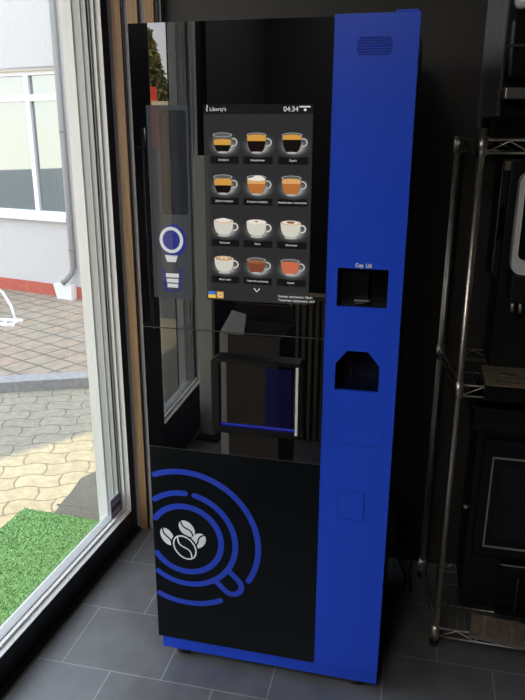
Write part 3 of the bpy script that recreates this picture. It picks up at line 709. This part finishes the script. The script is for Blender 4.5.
# kick plate, castors, top hinge
mb = MB(); mb.box(0.010, 0.694, 0.012, 0.0155, Z(0.009), Z(0.0555), M['blue']); lab(mb.build('kick_plate', VM), 'blue kick plate')
mb = MB(); mb.box(0.640, 0.690, -0.001, 0.06, Z(1.852), Z(1.857), M['blue']); mb.build('hinge_cap', VM, bevel=0.001)
def castor(x, y):
    mb = MB(); mb.cyl((x - .016, y, 0.0172), (x + .016, y, 0.0172), 0.0172, M['rubber'], 18); mb.box(x - .015, x + .015, y - .012, y + .014, 0.026, 0.0705, M['black_plastic']); return lab(mb.build('castor', VM), 'black castor')
for x, y in ((0.075, 0.034), (0.628, 0.034), (0.08, 0.54), (0.62, 0.54)): castor(x, y)

# ================================================================== WIRE RACK (right)
RK = thing('wire_shelving_rack', 'chrome wire shelving rack holding the coffee machines right of the vending machine', 'shelving rack', (0.882, 0.211, FZ), R(-3))
RW, RD = 0.62, 0.37
def post(x, y):
    mb = MB(); mb.cyl((x, y, 0.03), (x, y, 1.632 if y == 0 else 1.612), 0.0115, M['chrome'], 16)
    for i in range(31): mb.cyl((x, y, 0.05 + i * 0.0508), (x, y, 0.051 + i * 0.0508), 0.01175, M['steel'], 14, cap=True)
    o = mb.build('post', RK)
    f = MB(); f.cyl((x, y, 0), (x, y, 0.012), 0.016, M['rubber'], 14); f.cyl((x, y, .012), (x, y, .035), 0.0085, M['steel'], 12); lab(f.build('foot', o), 'black levelling foot')
for x, y in ((0, 0), (RW, 0), (-0.042, RD), (RW, RD)): post(x, y)
def shelf(z, name='shelf'):
    mb = MB(); r = 0.0032
    def zig(a, b):
        a = Vector(a); b = Vector(b); L = (b - a).length; n = max(2, int(L / 0.05)); pts = []
        for i in range(n + 1):
            q = a + (b - a) * i / n; q.z = z - (0.003 if i % 2 else 0.030); pts.append(q)
        mb.tube(pts, 0.0018, M['chrome'], 6)
        for h in (0, -0.033): mb.tube([(a.x, a.y, z + h), (b.x, b.y, z + h)], r, M['chrome'], 8)
    zig((0.015, 0, z), (RW - .015, 0, z)); zig((0.015, RD, z), (RW - .015, RD, z)); zig((0, .015, z), (-.042, RD - .015, z)); zig((RW, .015, z), (RW, RD - .015, z))
    for i in range(24):
        x = 0.02 + i * (RW - .04) / 23; mb.tube([(x, 0, z + .004), (x, RD, z + .004)], 0.0014, M['wire'], 6)
    for y in (RD * .33, RD * .66): mb.tube([(0, y, z), (RW, y, z)], 0.0028, M['chrome'], 6)
    for x, y in ((0, 0), (RW, 0), (-0.042, RD), (RW, RD)): mb.cyl((x, y, z - .040), (x, y, z + .010), 0.0155, M['chrome'], 16, r2=0.0145)
    return mb.build(name, RK)
S1, S2, S3 = 1.602, 0.918, 0.064
for z in (S1, S2, S3): shelf(z - 0.0)
TOPZ = S1 + FZ + 0.0058; MIDZ = S2 + FZ + 0.0058; BOTZ = S3 + FZ + 0.0058

# machine on the top shelf
BT = thing('coffee_brewer', 'tall black brewer with grey side panel on the top rack shelf', 'coffee machine', (0.941, 0.271, TOPZ), R(7))
mb = MB(); mb.box(0.004, 0.40, 0.085, 0.29, 0.0, 0.78, M['machine_black'], bev=0.006); mb.build('body', BT)
mb = MB(); mb.box(0.0, 0.006, 0.080, 0.292, 0.02, 0.78, M['machine_side'], bev=0.002); lab(mb.build('side_panel', BT), 'dark grey side panel')
mb = MB(); mb.box(-0.034, 0.40, 0.0, 0.10, 0.0, 0.055, M['hatch'], bev=0.005); mb.box(0.012, 0.40, 0.03, 0.085, 0.055, 0.075, M['machine_black']); lab(mb.build('base', BT), 'dark grey base')
mb = MB(); mb.box(0.000, 0.20, 0.02, 0.075, 0.098, 0.128, M['chrome'], bev=0.005); mb.build('drip_spout', BT)
mb = MB(); mb.box(0.01, 0.30, 0.045, 0.10, 0.15, 0.30, M['machine_black'], bev=0.008); mb.box(0.006, 0.36, 0.04, 0.1, 0.230, 0.236, M['steel']); mb.build('brew_head', BT)
mb = MB(); mb.cyl((0.040, 0.085, 0.345), (0.040, 0.0, 0.345), 0.022, M['white_shell'], 20); lab(mb.build('knob', BT), 'white knob')

# coffee machine on the middle shelf
CM = thing('espresso_machine', 'black espresso machine with white screen bezel and drip tray on the middle shelf', 'coffee machine', (0.955, 0.212, MIDZ), R(-3))
mb = MB(); mb.box(0.02, 0.36, 0.15, 0.345, 0.0, 0.63, M['machine_black'], bev=0.010); mb.box(0.0, 0.36, 0.16, 0.34, 0.28, 0.63, M['machine_black'], bev=0.008); mb.build('body', CM)
mb = MB()
mb.box(-0.002, 0.36, -0.002, 0.16, 0.0, 0.006, M['black_gloss'], bev=0.002); mb.box(-0.002, 0.36, -0.030, -0.012, -0.040, 0.006, M['black_gloss'], bev=0.003); mb.box(-0.002, 0.36, -0.014, 0.0, 0.0005, 0.006, M['black_gloss'])
tr_ = mb.build('drip_tray', CM)
mb = MB(); mb.box(0.0, 0.36, -0.027, 0.158, 0.005, 0.0085, M['tray_metal'], bev=0.0015)
mb.poly(ell(0.07, 0.08, 0.028, 0.012), M['chrome'], axis='z', at=0.0085, th=0.0006); mb.poly(ell(0.13, 0.04, 0.04, 0.010), M['steel'], axis='z', at=0.0085, th=0.0006)
for i in range(6): mb.box(0.03 + i * .012, 0.037 + i * .012, 0.005, 0.012, 0.0083, 0.0092, M['rubber'])
lab(mb.build('tray_plate', tr_), 'bronze grey tray plate')
mb = MB()
mb.plate(rrect(0.040, 0.30, 0.317, 0.597, 0.03), [rrect(0.055, 0.285, 0.357, 0.584, 0.02)], 0.05, 0.04, M['white_shell'])
bz = mb.build('screen_bezel', CM, bevel=0.004); lab(bz, 'white rounded screen bezel')
mb = MB(); mb.poly(rrect(0.05, 0.29, 0.347, 0.589, 0.02), M['dark_glass'], at=0.06, th=0.004); mb.box(0.06, 0.29, 0.06, 0.16, 0.33, 0.58, M['machine_black']); lab(mb.build('display', bz), 'dark display')
mb = MB()
for x in (0.058, 0.080): mb.cyl((x, 0.055, 0.240), (x, 0.055, 0.206), 0.0055, M['chrome'], 12)
mb.box(0.045, 0.10, 0.035, 0.16, 0.236, 0.317, M['machine_black'], bev=0.006)
lab(mb.build('coffee_spout', CM), 'twin chrome tipped spout')
mb = MB()
mb.box(0.002, 0.0045, 0.154, 0.157, 0.30, 0.61, M['tray_metal']); mb.box(0.008, 0.05, 0.152, 0.158, 0.595, 0.62, M['tray_metal']); mb.box(0.004, 0.02, 0.15, 0.157, 0.40, 0.50, M['black_gloss'], bev=0.004)
mb.build('side_trim', CM)

# fridge on the lower shelf
FR = thing('mini_fridge', 'black cabinet fridge with silver lined door on the lower rack shelf', 'fridge', (0.968, 0.318, BOTZ), R(-3))
mb = MB(); mb.box(0.0, 0.36, 0.02, 0.255, 0.0, 0.735, M['machine_black'], bev=0.006); mb.box(-0.02, 0.36, 0.01, 0.24, 0.655, 0.735, M['machine_black'], bev=0.01); mb.build('body', FR)
mb = MB(); mb.box(0.022, 0.36, 0.0, 0.02, 0.215, 0.64, M['black_gloss'], bev=0.004)
dr = mb.build('door', FR)
mb = MB()
mb.box(0.052, 0.057, -0.004, 0.0, 0.252, 0.577, M['trim_line']); mb.box(0.052, 0.36, -0.004, 0.0, 0.252, 0.257, M['trim_line']); mb.box(0.052, 0.36, -0.004, 0.0, 0.572, 0.577, M['trim_line'])
lab(mb.build('door_trim', dr), 'silver trim line')
mb = MB(); mb.box(0.082, 0.36, -0.002, 0.0, 0.285, 0.548, M['dark_glass']); lab(mb.build('door_glass', dr), 'dark glass window')
mb = MB(); mb.box(0.115, 0.36, -0.006, 0.012, 0.0, 0.198, M['black_gloss'], bev=0.003); mb.box(0.115, 0.36, -0.009, -0.006, 0.194, 0.197, M['trim_line']); mb.box(0.175, 0.177, -0.0075, -0.006, 0.02, 0.15, M['seam']); mb.build('lower_drawer', FR)
mb = MB(); mb.cyl((-0.014, 0.012, 0.39), (-0.014, -0.004, 0.39), 0.006, M['chrome'], 12); mb.box(-0.02, 0.002, 0.008, 0.03, 0.383, 0.397, M['black_plastic']); mb.build('hinge_pin', FR)
# brown tiled board in front of the fridge
BD = thing('board', 'brown tiled board with silver edge lying on the bottom rack shelf', 'board', (0.987, 0.176, BOTZ), R(-10))
mb = MB(); mb.box(0.0, 0.30, 0.0, 0.112, 0.0, 0.010, M['brown_tile']); mb.build('tiled_top', BD)
mb = MB(); mb.box(-0.003, 0.30, -0.003, 0.0, 0.0, 0.0115, M['steel']); mb.box(-0.003, 0.0, 0.0, 0.112, 0.0, 0.0115, M['steel']); lab(mb.build('edging', BD), 'silver edging')
# cables on the rack's lower shelf corner
CB = thing('cable_bundle', 'tangled black cable bundle hanging behind the chrome front post', 'cable', (0.785, 0.45, FZ))
mb = MB(); rg = random.Random(9)
for k_ in range(7):
    pts = []; ph = rg.uniform(0, 6); rr = rg.uniform(.028, .05); zc = rg.uniform(.18, .30)
    for i in range(25): a = ph + i / 24 * 2 * PI * .95; pts.append((rr * math.cos(a) + rg.uniform(-.004, .004), 0.02 * math.sin(2 * a + ph) + k_ * .006, zc + rr * 1.2 * math.sin(a)))
    mb.tube(pts, 0.005, M['cable'], 8)
mb.tube([(0.0, 0.01, 0.005), (0.01, 0.02, 0.06), (-.02, 0.01, 0.14), (0.01, 0.0, 0.22)], 0.005, M['cable'], 8)
mb.tube([(0.03, 0.02, 0.005), (0.02, 0.03, 0.08), (0.03, 0.02, 0.16), (0.02, 0.01, 0.24)], 0.005, M['cable'], 8)
mb.build('coils', CB)
mb = MB(); mb.box(-0.006, 0.03, -0.006, 0.05, 0.20, 0.215, M['black_plastic'], bev=0.002); mb.build('cable_tie', CB)

# ================================================================== THINGS MIRRORED IN THE GLASS (behind the photographer's frame)
CT = thing('cardboard_box', 'tall open cardboard box on the floor facing the machine, seen mirrored in its glass', 'box', (-0.150, -1.245, FZ), R(2))
mb = MB(); bw_, bd_, bh_ = 0.27, 0.24, 0.80; t_ = 0.006
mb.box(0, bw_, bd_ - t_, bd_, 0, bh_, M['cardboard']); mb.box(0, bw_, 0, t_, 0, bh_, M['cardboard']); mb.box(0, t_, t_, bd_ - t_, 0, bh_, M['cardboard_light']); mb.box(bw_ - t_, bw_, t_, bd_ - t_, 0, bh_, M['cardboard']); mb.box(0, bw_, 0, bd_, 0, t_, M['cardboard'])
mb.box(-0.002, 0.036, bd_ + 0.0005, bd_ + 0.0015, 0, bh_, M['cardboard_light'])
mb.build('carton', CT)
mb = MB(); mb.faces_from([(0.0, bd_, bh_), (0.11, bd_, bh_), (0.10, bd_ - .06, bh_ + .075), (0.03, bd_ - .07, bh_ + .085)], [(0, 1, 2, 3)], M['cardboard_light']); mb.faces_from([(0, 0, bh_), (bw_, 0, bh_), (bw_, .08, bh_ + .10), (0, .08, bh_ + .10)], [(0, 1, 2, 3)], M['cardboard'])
fo = mb.build('flap', CT); so = fo.modifiers.new('thick', 'SOLIDIFY'); so.thickness = 0.005
mb = MB()
mb.box(0.09, 0.20, bd_ + .0004, bd_ + .0010, 0.36, 0.372, M['black_print'])
mb.build('printed_band', CT)
SS = thing('slatted_stand', 'wooden slatted stand on the floor, mirrored beside the hatch in the glass', 'stand', (-0.06, -1.80, FZ))
mb = MB()
for i in range(7): mb.box(0.015 + i * 0.036, 0.033 + i * 0.036, 0.055, 0.075, 0.0, 0.80, M['oak_dim'])
mb.build('slats', SS)
mb = MB(); mb.box(0.0, 0.27, 0.0, 0.055, 0, 0.80, M['black_plastic']); mb.box(-0.005, 0.275, -0.005, 0.08, 0.80, 0.82, M['oak_dim']); mb.build('carcass', SS)
BP = thing('partition_panel', 'beige upright panel beside the glazed door, mirrored left of the screen', 'panel', (-0.512, -1.60, FZ), R(0))
mb = MB(); mb.box(0.0, 0.082, -0.035, 0.0, 0.02, 1.515, M['beige'], bev=0.004); mb.build('board', BP)
mb = MB(); mb.box(-0.008, 0.12, -0.09, 0.05, 0.0, 0.02, M['black_plastic']); lab(mb.build('foot_plate', BP), 'black foot plate')

# unseen ceiling lamps over the shop floor, added as fill light
def lamp(x, y, l):
    t = thing('fill_ceiling_lamp', l, 'lamp', (x, y, CZ))
    mb = MB(); mb.box(-0.32, 0.32, -0.32, 0.32, -0.05, -0.001, M['white_metal'], bev=0.004); mb.build('housing', t)
    mb = MB(); mb.box(-0.29, 0.29, -0.29, 0.29, -0.056, -0.05, M['fill_lamp_on']); lab(mb.build('diffuser', t), 'glowing diffuser of the added fill lamp')
lamp(0.0, -2.05, 'added square ceiling fill lamp nearer the vending machine, out of frame above')
lamp(0.0, -3.1, 'added square ceiling fill lamp near the rear wall of the shop')

# ================================================================== LIGHT, WORLD, CAMERA
w = bpy.data.worlds.new('World'); bpy.context.scene.world = w; w.use_nodes = True
nt = w.node_tree; bg = nt.nodes['Background']
tc = nt.nodes.new('ShaderNodeTexCoord'); sp = nt.nodes.new('ShaderNodeSeparateXYZ'); cr = nt.nodes.new('ShaderNodeValToRGB')
nt.links.new(tc.outputs['Generated'], sp.inputs[0]); nt.links.new(sp.outputs[2], cr.inputs[0])
cr.color_ramp.elements[0].position = 0.0; cr.color_ramp.elements[0].color = (1.0, 0.93, 0.80, 1)
cr.color_ramp.elements[1].position = 0.55; cr.color_ramp.elements[1].color = (0.74, 0.84, 1.0, 1)
e = cr.color_ramp.elements.new(0.14); e.color = (0.95, 0.96, 1.0, 1)
nt.links.new(cr.outputs[0], bg.inputs['Color']); bg.inputs['Strength'].default_value = 3.9
sun = bpy.data.lights.new('sun', 'SUN'); sun.energy = 8.5; sun.color = (1.0, 0.87, 0.50); sun.angle = R(0.6)
so_ = bpy.data.objects.new('sun', sun); C.objects.link(so_)
sd = Vector((math.sin(R(4)) * math.cos(R(45)), math.cos(R(4)) * math.cos(R(45)), math.sin(R(45))))
so_.rotation_euler = sd.to_track_quat('Z', 'Y').to_euler(); so_.location = (0, 6, 8)

cam = bpy.data.cameras.new('camera'); co = bpy.data.objects.new('camera', cam); C.objects.link(co)
cp_ = (0.6311, -1.7223, 1.5894); ya, pi_, ro = -0.17, 0.3054, 0.0038
ca_, sa_, cb_, sb_, cc_, sc_ = math.cos(ya), math.sin(ya), math.cos(pi_), math.sin(pi_), math.cos(ro), math.sin(ro)
f = Vector((sa_ * cb_, ca_ * cb_, -sb_)); r = Vector((ca_, -sa_, 0)); u = r.cross(f)
r2 = r * cc_ + u * sc_; u2 = -r * sc_ + u * cc_
co.matrix_world = Matrix(((r2.x, u2.x, -f.x, cp_[0]), (r2.y, u2.y, -f.y, cp_[1]), (r2.z, u2.z, -f.z, cp_[2]), (0, 0, 0, 1)))
cam.sensor_fit = 'HORIZONTAL'; cam.sensor_width = 36; cam.lens = 36 * 678.416 / 525; cam.clip_start = 0.02
sc = bpy.context.scene; sc.camera = co
sc.view_settings.view_transform = 'Standard'; sc.view_settings.look = 'None'; sc.view_settings.gamma = 1; sc.view_settings.use_curve_mapping = False
sc.view_settings.exposure = 0.0
